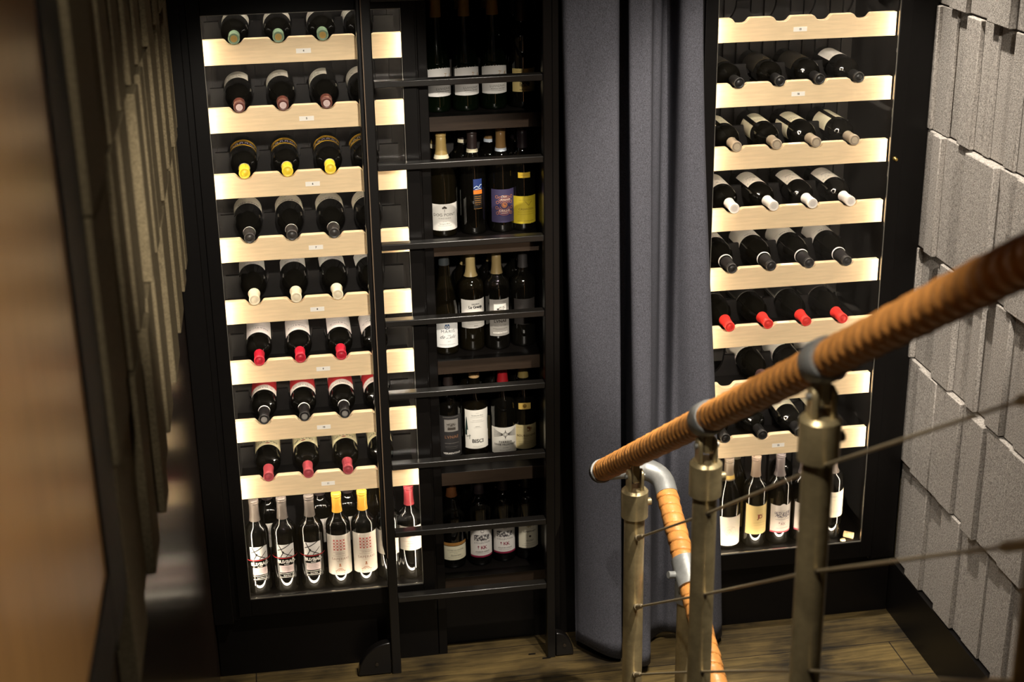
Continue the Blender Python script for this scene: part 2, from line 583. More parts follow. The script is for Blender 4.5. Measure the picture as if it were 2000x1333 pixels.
# ------------------------------------------------------------------ open shelf unit in the middle
CT = [2.042, 1.680, 1.319, 0.957, 0.595, 0.236]
u = thing('open_shelf_unit', 'black open shelf unit of standing bottles behind the ladder', 'shelf unit', (0.75, 0.25, 0))
for xa, xb in ((0.5625, 0.589), (0.908, 0.944)):
    MB().box(xa, xb, 0.0 if xa < .7 else -0.01, 0.44, 0.0, 2.9).build('side_panel', MT['black'], u, bevel=0.002)
MB().box(0.589, 0.908, 0.40, 0.44, 0.0, 2.9).build('back_panel', MT['back'], u)
for zt in CT:
    sb = MB().box(0.5895, 0.9075, 0.05, 0.40, zt - 0.041, zt).build('shelf_board', MT['black'], u, bevel=0.0010)
    MB().box(0.5895, 0.9075, 0.0478, 0.0499, zt - 0.041, zt - 0.0006).build('front_edge', MT['board'], sb)
MB().box(0.5895, 0.9075, 0.052, 0.075, 0.0, 0.194).build('kick_plate', MT['black'], u)

# ------------------------------------------------------------------ bottles
PROF = {
    'bordeaux': (0.0375, 0.300, [(0, .012), (.012, .010), (.028, .0008), (.034, 0), (.0368, .003), (.0375, .010), (.0375, .184), (.0372, .192), (.0359, .2015), (.0328, .2095), (.0280, .2162), (.0228, .2212), (.0186, .2268), (.0160, .234), (.0144, .245), (.0136, .254), (.0133, .284), (.0133, .300), (0, .300)]),
    'burgundy': (0.0400, 0.298, [(0, .014), (.014, .011), (.030, .0008), (.036, 0), (.0392, .003), (.0400, .010), (.0400, .150), (.0396, .161), (.0382, .173), (.0355, .185), (.0313, .198), (.0262, .210), (.0214, .222), (.0178, .234), (.0154, .248), (.0142, .264), (.0137, .284), (.0137, .298), (0, .298)]),
    'flute': (0.0370, 0.345, [(0, .006), (.028, .0008), (.033, 0), (.0362, .003), (.0370, .010), (.0370, .130), (.0360, .143), (.0325, .162), (.0275, .184), (.0225, .208), (.0185, .232), (.0158, .26), (.0145, .29), (.0140, .33), (.0140, .345), (0, .345)]),
}


def rad_at(prof, z):
    P = [q for q in PROF[prof][2][3:] if q[0] > 0.012]
    P = sorted(P, key=lambda q: q[1])
    for (ra, za), (rb, zb) in zip(P, P[1:]):
        if za <= z <= zb and zb > za:
            return ra + (rb - ra) * (z - za) / (zb - za)
    return PROF[prof][0]


MESH = {}


def cached(key, fn, material):
    if key not in MESH:
        mb = fn()
        bmesh.ops.recalc_face_normals(mb.bm, faces=mb.bm.faces)
        me = bpy.data.meshes.new(str(key[0]))
        mb.bm.to_mesh(me)
        mb.bm.free()
        me.set_sharp_from_angle(angle=R(50))
        me.materials.append(material)
        MESH[key] = me
    return MESH[key]


def wrap(r, u, z, lift):
    a = u / r - math.pi / 2
    return ((r + lift) * math.cos(a), (r + lift) * math.sin(a), z)


def patch(mb, r, u0, u1, z0, z1, lift, top=None):
    n = max(2, int(abs(u1 - u0) / 0.004) + 1)
    A, B = [], []
    for k in range(n + 1):
        s = u0 + (u1 - u0) * k / n
        A.append(mb.bm.verts.new(wrap(r, s, z0, lift)))
        B.append(mb.bm.verts.new(wrap(r, s, z1 + (top(s) if top else 0), lift)))
    for k in range(n):
        mb.bm.faces.new((A[k], A[k + 1], B[k + 1], B[k])).smooth = True


def poly_at(mb, r, pts, lift):
    mb.bm.faces.new([mb.bm.verts.new(wrap(r, u, z, lift)) for u, z in pts])


def stroke(mb, r, pts, w, lift):
    for (a, b) in zip(pts, pts[1:]):
        d = Vector((b[0] - a[0], b[1] - a[1]))
        if d.length < 1e-7:
            continue
        n = Vector((-d.y, d.x)).normalized() * w / 2
        k = max(1, int(d.length / 0.004))
        for i in range(k):
            p = Vector(a) + d * i / k
            q = Vector(a) + d * (i + 1) / k
            poly_at(mb, r, [(p + n)[:], (q + n)[:], (q - n)[:], (p - n)[:]], lift)


def circle(u, z, rr, n=20, a0=0, a1=2 * math.pi):
    return [(u + rr * math.cos(a0 + (a1 - a0) * k / n), z + rr * math.sin(a0 + (a1 - a0) * k / n)) for k in range(n + 1)]


def print_shapes(r, items, lift, shift=0.0):
    mb = MB()
    for it in items:
        k = it[0]
        if k == 'T':                       # ('T', text, size, u, z, [bold, shear, spacing])
            _, s, size, u, z = it[:5]
            ex = it[5] if len(it) > 5 else (0, 0, 1)
            v, fcs = text_mesh(s, size, *ex)
            vs = [mb.bm.verts.new(wrap(r, u + a, z + b, lift)) for a, b, _ in v]
            for q in fcs:
                try:
                    mb.bm.faces.new([vs[i] for i in q])
                except ValueError:
                    pass
        elif k == 'R':                     # rectangle
            patch(mb, r, it[1], it[2], it[3], it[4], lift)
        elif k == 'C':                     # disc
            poly_at(mb, r, circle(it[1], it[2], it[3])[:-1], lift)
        elif k == 'O':                     # ring
            stroke(mb, r, circle(it[1], it[2], it[3]), it[4], lift)
        elif k == 'A':                     # arc
            stroke(mb, r, circle(it[1], it[2], it[3], 14, R(it[5]), R(it[6])), it[4], lift)
        elif k == 'S':                     # stroke
            stroke(mb, r, it[1], it[2], lift)
        elif k == 'P':
            poly_at(mb, r, it[1], lift)
    bmesh.ops.translate(mb.bm, vec=(0, 0, shift), verts=mb.bm.verts)
    return mb


def scribble(u0, u1, z0, z1, n, seed, w=0.0007):
    rr = random.Random(seed)
    out = []
    for _ in range(n):
        p = [(rr.uniform(u0, u1), rr.uniform(z0, z1))]
        for _k in range(3):
            p.append((min(u1, max(u0, p[-1][0] + rr.uniform(-.006, .006))), min(z1, max(z0, p[-1][1] + rr.uniform(-.005, .005)))))
        out.append(('S', p, w))
    return out


def line_text(u, z, w, h=0.0007, n=9):
    """a line of print too small to read: short dashes"""
    rr = random.Random(int(z * 1e5) + int(w * 1e4))
    out, x = [], u - w / 2
    while x < u + w / 2 - 0.0005:
        d = rr.uniform(0.0012, 0.0035)
        out.append(('R', x, min(u + w / 2, x + d), z - h / 2, z + h / 2))
        x += d + 0.0007
    return out


BLK, GRY, RED, WHT, GLD = (28, 26, 26), (110, 105, 100), (150, 32, 38), (238, 234, 226), (190, 150, 70)
CREAM, TAN = (226, 214, 178), (196, 170, 120)


class Kind:
    def __init__(self, shape, glass='g_dark', cap=(30, 28, 28), cap_z=0.062, cap_rough=0.4, seal=None, ring=None, labels=(), band=None, cap2=None):
        self.__dict__.update(locals())


def label(w, z0, z1, col, prints=(), u=0.0, top=None, rough=0.6, shift=0.0):
    return dict(shift=shift, w=w, z0=z0, z1=z1, col=col, prints=prints, u=u, top=top, rough=rough)


def add(parent, name, me):
    o = bpy.data.objects.new(name, me)
    COL.objects.link(o)
    o.parent = parent
    return o


KN = [0]


def bottle(kid, k, mtx, text, group):
    root = bpy.data.objects.new('wine_bottle', None)
    COL.objects.link(root)
    root.empty_display_size = 0.04
    root.matrix_world = mtx
    tag(root, text, 'wine bottle', group)
    r, h, prof = PROF[k.shape]
    add(root, 'bottle_glass', cached(('bottle_glass', k.shape, k.glass), lambda: MB().lathe(prof, 40), MT[k.glass]))
    # capsule
    zc = h - k.cap_z

    def cap():
        pts = [(rad_at(k.shape, zc) + .0007, zc)]
        n = 6
        for i in range(1, n):
            z = zc + (h - .014 - zc) * i / n
            pts.append((rad_at(k.shape, z) + .0008, z))
        pts += [(.0142, h - .0135), (.0139, h - .0130), (.0149, h - .0120), (.0151, h - .0060), (.0146, h - .0055), (.0151, h - .0050), (.0151, h - .0020), (.0148, h - .0002), (.0138, h + .0007), (.0122, h + .0008), (.0114, h + .0001), (.0070, h + .0001), (.0065, h + .0006), (0, h + .0006)]
        return MB().lathe(pts, 32)
    co = add(root, 'capsule', cached(('capsule', k.shape, k.cap, k.cap_z, k.cap_rough), cap, paint(k.cap, k.cap_rough)))
    if k.seal:
        def seal():
            m = MB()
            m.lathe([(0, h + .0009), (.0090, h + .0009)], 24)
            return m
        add(co, 'capsule_seal', cached(('capsule_seal', k.shape, k.seal), seal, paint(k.seal)))

        def mark():
            m = MB()
            for a in range(18):
                c = Vector((.0079 * math.cos(a * math.pi / 9), .0079 * math.sin(a * math.pi / 9), h + .0011))
                m.lathe([(0, 0), (.0007, 0)], 6, c)
            m.lathe([(.0049, h + .0011), (.0058, h + .0011)], 24)
            for a in range(5):
                c = Vector((.0022 * math.cos(a * 1.2566), .0022 * math.sin(a * 1.2566), h + .0011))
                m.lathe([(0, 0), (.0010, 0)], 8, c)
            return m
        add(co, 'seal_emblem', cached(('seal_emblem', k.shape, k.cap2 or k.cap), mark, paint(k.cap2 or k.cap)))
    if k.ring:
        col, za, zb = k.ring

        def ring():
            return MB().lathe([(rad_at(k.shape, za) + .0013, za), (rad_at(k.shape, zb) + .0013, zb)], 32)
        add(root, 'neck_band', cached(('neck_band', k.shape, k.ring), ring, paint(col)))
    for li, L in enumerate(k.labels):
        zz = (L['z0'] + L['z1']) / 2
        rr = max(rad_at(k.shape, L['z0']), rad_at(k.shape, L['z1']))

        def lab():
            m = MB()
            patch(m, rr, L['u'] - L['w'] / 2, L['u'] + L['w'] / 2, L['z0'], L['z1'], .0004, L['top'])
            return m
        lo = add(root, 'paper_label', cached(('paper_label', kid, li), lab, paint(L['col'], L['rough'])))
        for pi, (col, items) in enumerate(L['prints']):
            me = cached(('label_print', kid, li, pi), lambda: print_shapes(rr, items, .0006 + .00025 * pi, L['shift']), paint(col))
            add(lo, 'label_print', me)
    return root


# ---- what is printed on the labels of bottles lying down (label side up)
K = {}
K['green_cap'] = Kind('bordeaux', cap=(112, 134, 108), seal=GLD, cap2=(60, 60, 30), cap_z=.05, labels=[label(.105, .03, .125, (240, 234, 222), [(BLK, scribble(-.03, .03, .095, .115, 26, 3, .0010) + [('T', 'Château', .014, 0, .075, (0, .3, 1))] + line_text(0, .06, .05) + line_text(0, .05, .04)), (GLD, [('O', 0, .104, .006, .001)])])])
K['brown_cap'] = Kind('burgundy', cap=(86, 44, 36), seal=(220, 200, 196), cap2=(110, 50, 46), cap_z=.05, ring=((220, 200, 170), .282, .284), labels=[label(.10, 0.004, 0.092, (238, 230, 212), [(BLK, scribble(-.03, .02, .10, .125, 16, 9, .0008) + line_text(0, .08, .05) + line_text(0, .07, .06))], shift=-0.043)])
key = []
for q in range(5):
    uq = -.032 + .014 * q
    key.append(('S', [(uq, .094), (uq, .108), (uq + .009, .108), (uq + .009, .094), (uq + .014, .094)], .0018))
YEL = (240, 188, 48)
K['yellow_cap'] = Kind('bordeaux', cap=(226, 196, 52), cap_z=.05, ring=((225, 215, 190), .247, .2495), labels=[label(.100, .03, .145, (12, 10, 9), [
    (YEL, [('S', [(-.048, .058), (-.02, .066), (.02, .066), (.048, .058)], .0080), ('S', [(-.048, .072), (-.01, .0805), (.03, .079), (.048, .070)], .0042), ('S', [(-.040, .116), (-.01, .126), (.020, .124), (.050, .100)], .0062), ('S', [(.010, .116), (.050, .090)], .0030)]),
    ((188, 176, 214), key)])])
K['grey_cap'] = Kind('burgundy', cap=(46, 42, 40), cap_z=.052, ring=((210, 205, 198), .2445, .247), labels=[label(.112, 0.004, 0.085, (234, 224, 202), [(BLK, [('T', 'MARKANA', .0125, 0, .133, (.0003, 0, 1.15))] + line_text(0, .122, .05) + line_text(0, .112, .04) + scribble(-.02, .02, .06, .10, 10, 5)), (GRY, line_text(0, .143, .07))], shift=-0.061)])
K['cream_cap'] = Kind('burgundy', cap=(214, 200, 172), cap_z=.055, labels=[label(.092, 0.004, 0.090, (242, 238, 230), [(GRY, line_text(0, .140, .06, .0012) + [('T', 'DOMAINE', .010, 0, .125)] + line_text(0, .11, .05))], shift=-0.056)])
K['red_cap'] = Kind('bordeaux', cap=(172, 24, 44), cap_z=.055, labels=[label(.088, .03, .168, (242, 232, 226), [(BLK, [('T', 'MERTICA', .0135, 0, .128, (0, 0, 1.1))] + line_text(0, .146, .05, .001) + line_text(0, .115, .06) + [('S', [(-.02, .106), (-.005, .110), (.02, .106)], .001)]), (RED, [('S', [(-.03, .137), (0, .139), (.03, .137)], .0009)])])])
K['black_cap_red_label'] = Kind('bordeaux', cap=(24, 22, 22), seal=(70, 66, 64), cap2=(200, 196, 190), cap_z=.058, ring=((220, 214, 208), .236, .2405), labels=[label(.100, .03, .165, (228, 216, 206), [(BLK, [('T', 'GINTONE', .0115, 0, .148, (0, 0, 1.35))] + line_text(0, .136, .07)), ((196, 52, 56), [('R', -.050, .050, .06, .128), ('P', [(-.03, .128), (.0, .134), (.045, .128)])])])])
K['wine_cap'] = Kind('bordeaux', cap=(150, 58, 66), cap_z=.058, labels=[label(.105, 0.017, 0.155, (224, 212, 170), [(BLK, [('T', 'SARATIN', .015, 0, .143, (0, 0, 1.05))] + line_text(0, .122, .06)), ((140, 50, 30), [('P', [(-.008, .156), (0, .161), (.008, .156), (.004, .153), (-.004, .153)])])], shift=-0.013)])
K['black_gold'] = Kind('bordeaux', cap=(18, 17, 17), cap_z=.05, ring=((150, 146, 140), .2985, .2995), labels=[label(.10, .05, .165, (34, 30, 24), [((120, 98, 50), [('S', [(-.047, .162), (.047, .162)], .0009), ('C', -.018, .142, .012), ('S', [(-.047, .06), (-.047, .162)], .0008)]), ((50, 40, 22), [('O', -.018, .142, .009, .001)])])])
K['black_white'] = Kind('bordeaux', cap=(18, 17, 17), cap_z=.05, ring=((150, 146, 140), .2985, .2995), labels=[label(.075, .04, .14, (226, 220, 210), [(GRY, line_text(0, .12, .05))], u=-.012)])
K['silver_cap'] = Kind('bordeaux', cap=(142, 128, 110), cap_z=.055, seal=(178, 164, 142), cap2=(150, 134, 114), labels=[
    label(.060, .06, .160, (220, 210, 180), [(BLK, [('T', 'TENUTA', .010, 0, .143), ('T', '9.COROTNA', .0085, 0, .130)] + line_text(0, .118, .04)), (GLD, line_text(0, .153, .04))], u=-.022),
    label(.042, .06, .160, (220, 210, 180), [(GRY, line_text(.042, .14, .02) + line_text(.042, .13, .025))], u=.042)])
K['white_cap'] = Kind('bordeaux', cap=(226, 218, 210), cap_z=.06, seal=(205, 198, 192), cap2=(190, 182, 176), labels=[label(.082, .05, .162, (222, 212, 196), [(GRY, scribble(-.02, .03, .118, .152, 26, 11, .0006) + [('T', 'Karas', .013, .004, .112, (0, .3, 1))] + line_text(0, .09, .05))], u=-.008)])
K['dark_burgundy'] = Kind('burgundy', cap=(36, 34, 34), cap_z=.062, ring=((212, 206, 200), .226, .2305), labels=[label(.092, 0.004, 0.112, (230, 222, 208), [(BLK, [('T', 'ETXAD', .011, -.004, .134)] + line_text(0, .12, .06))], u=.006, shift=-0.034)])
K['red_outline'] = Kind('burgundy', cap=(206, 46, 40), cap_z=.060, labels=[label(.084, 0.010, 0.112, (30, 28, 27), [((176, 170, 160), [('S', [(-.042, .05), (-.042, .141), (.042, .141), (.042, .05)], .0012), ('S', [(-.039, .05), (-.039, .138), (.039, .138), (.039, .05)], .0006)])], u=.008, shift=-0.030)])
K['dark_white'] = Kind('burgundy', cap=(58, 40, 40), cap_z=.055, labels=[label(.078, 0.004, 0.115, (238, 230, 216), [(BLK, [('T', 'LA CUESTA', .0085, 0, .138)] + line_text(0, .125, .05))], u=.020, shift=0.002)])
K['black_plain'] = Kind('bordeaux', cap=(20, 19, 19), cap_z=.055, ring=((150, 146, 140), .2985, .2995), labels=[label(.085, .04, .165, (216, 206, 180), [(GRY, [('T', 'FINCA', .010, 0, .15)] + line_text(0, .135, .05))], u=-.006)])

CAPDESC = dict(green_cap='green-capped', brown_cap='brown-capped', yellow_cap='yellow-capped', grey_cap='charcoal-capped', cream_cap='cream-capped', red_cap='crimson-capped',
               black_cap_red_label='black-capped', wine_cap='maroon-capped', black_gold='dark-labelled', black_white='white-labelled',
               silver_cap='silver-capped', white_cap='white-capped', dark_burgundy='black-capped', red_outline='red-capped', dark_white='white-labelled', black_plain='black-capped')


def lying(kid, x, z, roll, yaw, text, group, shift=0.0):
    k = K[kid]
    h = PROF[k.shape][1]
    tipy = -0.006 + shift
    m = Matrix.Translation((x, tipy, z + 0.003)) @ Matrix.Rotation(R(yaw), 4, 'Z') @ Matrix.Translation((0, h, 0)) @ Matrix.Rotation(R(90), 4, 'X') @ Matrix.Rotation(R(180 + roll), 4, 'Z')
    return bottle(kid, k, m, text, group)


PLACE4 = ['leftmost', 'second from left', 'third from left', 'rightmost']
LK = [('green_cap', [0, 8, 60, 20]), ('brown_cap', [28, 40, 58, 75]), ('yellow_cap', [-6, 0, 4, 8]), ('grey_cap', [-4, 0, 3, 8]), ('cream_cap', [2, 6, -2, 6]), ('red_cap', [-3, 4, -4, 10]), ('black_cap_red_label', [6, 0, 10, 8]), ('wine_cap', [-2, 10, 4, 12])]
rj = random.Random(4)
for i, (kid, rolls) in enumerate(LK):
    z = TOP - PITCHZ * i
    for j, x in enumerate(LX):
        lying(kid, x, z, rolls[j], rj.uniform(-1.2, 1.2),
              '%s wine bottle lying %s on the shelf tagged %d' % (CAPDESC[kid], PLACE4[j], 4 + i), 'bottles lying on the shelf tagged %d' % (4 + i), rj.uniform(-.002, .003))
RKIND = [None, ['black_gold', 'black_gold', 'black_gold', 'black_white'], ['silver_cap'] * 4, ['white_cap'] * 4, ['dark_burgundy'] * 4, ['red_outline'] * 4, [None, 'dark_white', 'dark_white', 'dark_white'], ['black_plain'] * 4]
RROLL = [None, [-20, 14, 8, 20], [4, 20, 30, -4], [6, 6, 6, 6], [0, 14, 26, 14], [10, 10, 10, 30], [0, 30, 30, 30], [4, 0, 8, 12]]
RSH = ['the shelf tagged 15', 'the shelf tagged 16', 'the third shelf down', 'the fourth shelf down', 'the fifth shelf down', 'the sixth shelf down', 'the shelf behind the handrail', 'the shelf tagged 22']
for i, row in enumerate(RKIND):
    if not row:
        continue
    z = TOP - PITCHZ * i
    for j, kid in enumerate(row):
        if kid:
            lying(kid, RX[j], z, RROLL[i][j], rj.uniform(-1.5, 1.5),
                  '%s bottle lying %s on %s, right cabinet' % (CAPDESC[kid], PLACE4[j], RSH[i]), 'bottles lying on %s, right cabinet' % RSH[i], rj.uniform(-.002, .002))

# ---- standing bottles
CROSS = []
for a in range(4):
    for b in range(4):
        cu, cz = -.0150 + .010 * a, .128 + .010 * b
        CROSS += [('S', [(cu - .0030, cz - .0030), (cu + .0030, cz + .0030)], .0020), ('S', [(cu - .0030, cz + .0030), (cu + .0030, cz - .0030)], .0020)]
        if a < 3 and b < 3:
            CROSS += [('C', cu + .0050, cz + .0050, .0013)]
ORN = []
for q in range(5):
    ORN += [('A', 0, .082, .012 + .004 * q, .0010, 20 + 8 * q, 160 - 8 * q), ('A', 0, .082, .014 + .004 * q, .0010, 200 + 8 * q, 340 - 8 * q)]
for s in (-1, 1):
    for q in range(4):
        ORN.append(('O', s * (.020 + .002 * (q % 2)), .058 + .016 * q, .004, .0009))
luv = [label(.088, .045, .120, (232, 230, 226), [((96, 90, 84), [('T', 'LUVIGNAC', .0088, .008, .066, (0, 0, 1.2)), ('T', 'PICPOUL DE PINET', .0052, .008, .0585)] + line_text(.008, .0535, .04) + scribble(-.028, -.002, .083, .097, 14, 2, .0008)), ((176, 140, 84), scribble(.006, .032, .083, .108, 26, 4, .0009))], top=lambda s: .004 - 3.2 * s * s + .001 * math.sin(s * 900))]
K['luvignac'] = Kind('flute', 'g_green', cap=(172, 140, 86), cap_z=.086, labels=luv)
K['tan_tree'] = Kind('bordeaux', cap=(60, 50, 40), labels=[label(.075, .045, .110, (204, 184, 122), [(BLK, scribble(-.014, .014, .060, .078, 60, 8, .0011) + line_text(0, .094, .03, .0012) + line_text(0, .087, .024, .0012) + line_text(0, .051, .03, .0012)), ((120, 90, 50), line_text(0, .103, .05))])])
K['dog_point'] = Kind('burgundy', 'g_brown', cap=(168, 142, 86), cap_z=.075, ring=((232, 222, 190), .224, .235), labels=[label(.100, .020, .098, (232, 228, 220), [((60, 52, 44), [('T', 'DOG POINT', .0118, 0, .066, (0, 0, 1.05)), ('T', 'VINEYARD', .0055, 0, .056, (0, 0, 1.5)), ('T', 'Sauvignon Blanc', .0048, 0, .040), ('S', [(0, .074), (0, .084)], .0012), ('C', 0, .0885, .0035), ('C', -.0042, .0865, .0028), ('C', .0042, .0865, .0028)] + line_text(0, .0345, .04) + line_text(0, .046, .012))])])
K['blue_sail'] = Kind('bordeaux', cap=(44, 34, 32), cap_z=.06, ring=((214, 206, 176), .236, .246), labels=[label(.026, .120, .164, (34, 54, 112), [((216, 120, 40), [('R', -.013, .013, .120, .132)]), ((214, 228, 236), [('S', [(-.012, .138), (-.004, .144), (.002, .139), (.008, .147), (.012, .147)], .0016), ('S', [(-.008, .134), (.010, .136)], .0014)])]),
    label(.026, .076, .119, (26, 20, 16), [((196, 138, 62), line_text(0, .113, .02, .0012) + line_text(0, .107, .02, .0012) + line_text(0, .101, .018, .0012) + line_text(0, .095, .02, .0012) + line_text(0, .089, .016, .0012) + [('S', [(-.0125, .077), (.0125, .077)], .0008)])])])
K['purple_ornate'] = Kind('bordeaux', cap=(134, 104, 64), cap_z=.060, cap_rough=.3, ring=((200, 210, 222), .234, .243), labels=[label(.082, .030, .128, (58, 52, 84), [((34, 34, 88), [('R', -.018, .018, .050, .070), ('C', 0, .085, .020)]), ((196, 124, 72), ORN + [('C', 0, .082, .0085)]), ((222, 206, 190), [('T', 'CRILLO', .0085, 0, .065, (.0002, 0, 1.1)), ('T', 'Don', .009, -.002, .107, (0, .4, 1)), ('T', 'Antonio', .009, .002, .098, (0, .4, 1))] + line_text(0, .058, .022, .0012)), ((58, 52, 84), [('O', 0, .082, .006, .001)])])])
K['yellow_label'] = Kind('bordeaux', cap=(34, 26, 30), cap_z=.06, labels=[label(.086, .022, .104, (180, 160, 38), [((96, 76, 20), [('T', 'CASAROSSA', .0085, .006, .065), ('S', [(.002, .088), (.012, .076), (.022, .088)], .0012)] + line_text(.004, .057, .05) + line_text(.004, .050, .05) + line_text(.004, .030, .05, .0012) + line_text(.004, .092, .04))]), label(.036, .158, .174, (198, 164, 48), [((110, 86, 20), line_text(0, .166, .02, .001))])])
K['maris'] = Kind('flute', 'g_brown', cap=(52, 56, 58), cap_z=.075, labels=[label(.078, .024, .112, (228, 228, 226), [((60, 60, 66), [('T', 'MARIS', .0135, .002, .074, (0, 0, 1.2)), ('T', 'de Zulu', .0155, 0, .057, (0, .5, 1)), ('T', '2017', .0042, .004, .043)] + line_text(0, .033, .05)), ((46, 84, 136), [('O', 0, .0885, .0070, .0016), ('S', [(-.005, .0845), (.004, .0935)], .0014), ('S', [(.005, .0845), (-.004, .0935)], .0014), ('C', -.0035, .0945, .0025), ('C', .0035, .0945, .0025)])])])
K['granja'] = Kind('bordeaux', 'g_brown', cap=(164, 144, 98), cap_z=.075, labels=[label(.084, .072, .160, (230, 226, 218), [(BLK, [('T', 'DEHESA', .0055, .004, .146, (.0002, 0, 1.25)), ('T', 'La Granja', .0115, .004, .137, (.0005, 0, .95))] + line_text(.004, .130, .05)), (GRY, line_text(.004, .092, .05) + line_text(.004, .086, .05) + line_text(.004, .079, .012, .0014))])])
K['lunae_grey'] = Kind('bordeaux', cap=(128, 110, 72), cap_z=.070, labels=[label(.066, .044, .158, (142, 138, 132), [((44, 40, 38), [('T', 'LVNAE', .0125, 0, .090, (.0004, 0, 1.05)), ('T', 'COLLI DI LUNI', .0056, 0, .0755)] + line_text(0, .067, .045, .001) + line_text(0, .064, .03, .001) + line_text(0, .151, .04, .001)), ((232, 228, 220), [('R', -.019, .019, .116, .144)]), ((233, 228, 220), [('T', 'VERMENTINO', .0066, 0, .054, (.0002, 0, 1.15))]), ((60, 56, 52), [('R', -.010, -.004, .126, .131)] + scribble(-.006, .016, .122, .136, 14, 6, .0006))])])
K['dark_label'] = Kind('bordeaux', cap=(40, 38, 38), cap_z=.060, labels=[label(.070, .07, .15, (40, 36, 34), [((70, 64, 58), line_text(0, .12, .03, .0012))])])
K['lunae_black'] = Kind('bordeaux', cap=(40, 32, 30), cap_z=.060, labels=[label(.080, .012, .150, (38, 36, 36), [((128, 124, 118), [('R', -.022, .022, .098, .138), ('S', [(-.026, .146), (.026, .146)], .0008)]), ((120, 84, 60), [('T', 'LVNAE', .0135, 0, .080, (.0002, 0, 1.1))]), ((230, 226, 220), [('T', 'VERMENTINO', .0078, 0, .026, (.0003, 0, 1.15))]), (GRY, line_text(0, .060, .044, .0014) + line_text(0, .048, .04, .001) + line_text(0, .042, .034, .001)), ((60, 54, 48), [('R', -.012, .012, .104, .112)] + scribble(-.014, .014, .112, .126, 20, 12, .0008))])])
K['bisci'] = Kind('burgundy', 'g_brown', cap=(36, 34, 30), cap_z=.045, ring=((196, 160, 112), .253, .268), labels=[label(.084, .030, .158, (230, 226, 216), [(BLK, [('T', 'BISCI', .0165, 0, .055, (.0005, 0, 1.0)), ('T', 'Verdicchio Bisci', .0058, 0, .140)]), (GRY, line_text(0, .148, .01) + line_text(0, .134, .04) + line_text(0, .124, .03) + line_text(0, .119, .044) + line_text(0, .104, .014, .0014) + line_text(0, .100, .024) + line_text(0, .038, .03)), ((30, 50, 46), [('P', [(.038, .086), (.041, .088), (.041, .14), (.037, .122)])]), ((28, 50, 46), [('P', [(-.040, .092), (-.030, .092), (-.034, .132), (-.036, .136)]), ('P', [(-.040, .074), (-.034, .074), (-.034, .0925), (-.040, .0925)]), ('S', [(-.036, .070), (-.022, .074)], .0016), ('S', [(-.025, .078), (-.025, .062)], .0012)])])])
SUN = [('O', 0, .077, .0065, .0016), ('O', 0, .077, .0035, .001), ('P', [(-.002, .084), (.002, .084), (0, .094)]), ('P', [(-.002, .070), (.002, .070), (0, .060)])]
for s in (-1, 1):
    for q in range(7):
        SUN.append(('S', [(s * .008, .077 + (q - 3) * .0009), (s * .038, .077 + (q - 3) * .0042 + .003)], .0011))
K['terroir'] = Kind('burgundy', cap=(150, 24, 32), cap_z=.060, labels=[label(.096, .012, .100, (230, 226, 216), [((60, 54, 48), SUN + [('T', 'TERROIR', .0082, 0, .052, (.0002, 0, 1.35)), ('T', 'SENSE FRONTERES', .0078, 0, .043, (.0002, 0, 1.15)), ('T', 'MONTSANT', .0052, 0, .024, (0, 0, 1.4))] + line_text(0, .033, .016, .0012))])])
K['bourgogne'] = Kind('burgundy', cap=(120, 104, 60), cap_z=.055, seal=None, labels=[label(.090, .018, .098, (206, 190, 140), [((96, 70, 40), [('T', 'BOURGOGNE', .0092, .006, .062, (.0002, 0, 1.15))] + line_text(.004, .054, .02) + line_text(.004, .042, .05) + line_text(.004, .036, .044) + line_text(-.02, .090, .02)), ((110, 60, 30), scribble(.006, .022, .076, .092, 24, 14, .0010))]), label(.038, .150, .172, (196, 164, 84), [((120, 90, 30), [('C', 0, .161, .006)])], top=lambda s: -abs(s) * .1)])
K['rhone'] = Kind('burgundy', cap=(98, 60, 34), cap_z=.062, cap_rough=.3, labels=[label(.094, .030, .078, (226, 220, 192), [((110, 104, 92), [('T', 'CÔTES DU RHÔNE', .0064, 0, .064), ('T', 'Samorëns', .0085, 0, .046, (0, .4, 1))] + line_text(0, .058, .04) + line_text(0, .038, .05) + line_text(0, .053, .012)), (TAN, [('P', [(-.022, .0305), (.022, .0305), (0, .037)])])]), label(.094, .080, .090, (170, 122, 62), [((120, 80, 36), line_text(0, .085, .05, .001))])])
KKP = [((80, 76, 80), [('T', 'COLLECTION', .0078, 0, .080, (0, 0, 1.15))] + line_text(0, .043, .04)), ((79, 76, 80), scribble(-.026, .026, .088, .108, 60, 21, .0013)), ((140, 36, 66), [('T', 'KK', .0165, .004, .064, (.0002, 0, .85)), ('C', -.013, .068, .0024), ('S', [(-.013, .068), (-.013, .060)], .001), ('R', -.040, .040, .030, .036)]), ((96, 84, 80), [('T', 'KALECİK KARASI', .0056, 0, .050)])]
K['kk'] = Kind('bordeaux', cap=(56, 48, 52), cap_z=.062, labels=[label(.082, .030, .124, (230, 226, 222), KKP + [((60, 56, 58), [('O', 0, .1215, .005, .0009)])], top=lambda s: max(0, .006 - 60 * s * s))])
K['cabernet'] = Kind('bordeaux', cap=(36, 34, 34), cap_z=.060, labels=[label(.074, .040, .138, (222, 216, 196), [((70, 60, 56), [('T', 'CABERNET', .0078, 0, .098, (.0002, 0, 1.1)), ('T', 'KLEEF', .0085, 0, .066, (0, 0, 1.1)), ('C', 0, .081, .0038)] + line_text(0, .107, .03) + line_text(0, .056, .04) + line_text(0, .049, .05)), ((150, 130, 90), scribble(-.012, .012, .112, .126, 22, 17, .001))])])
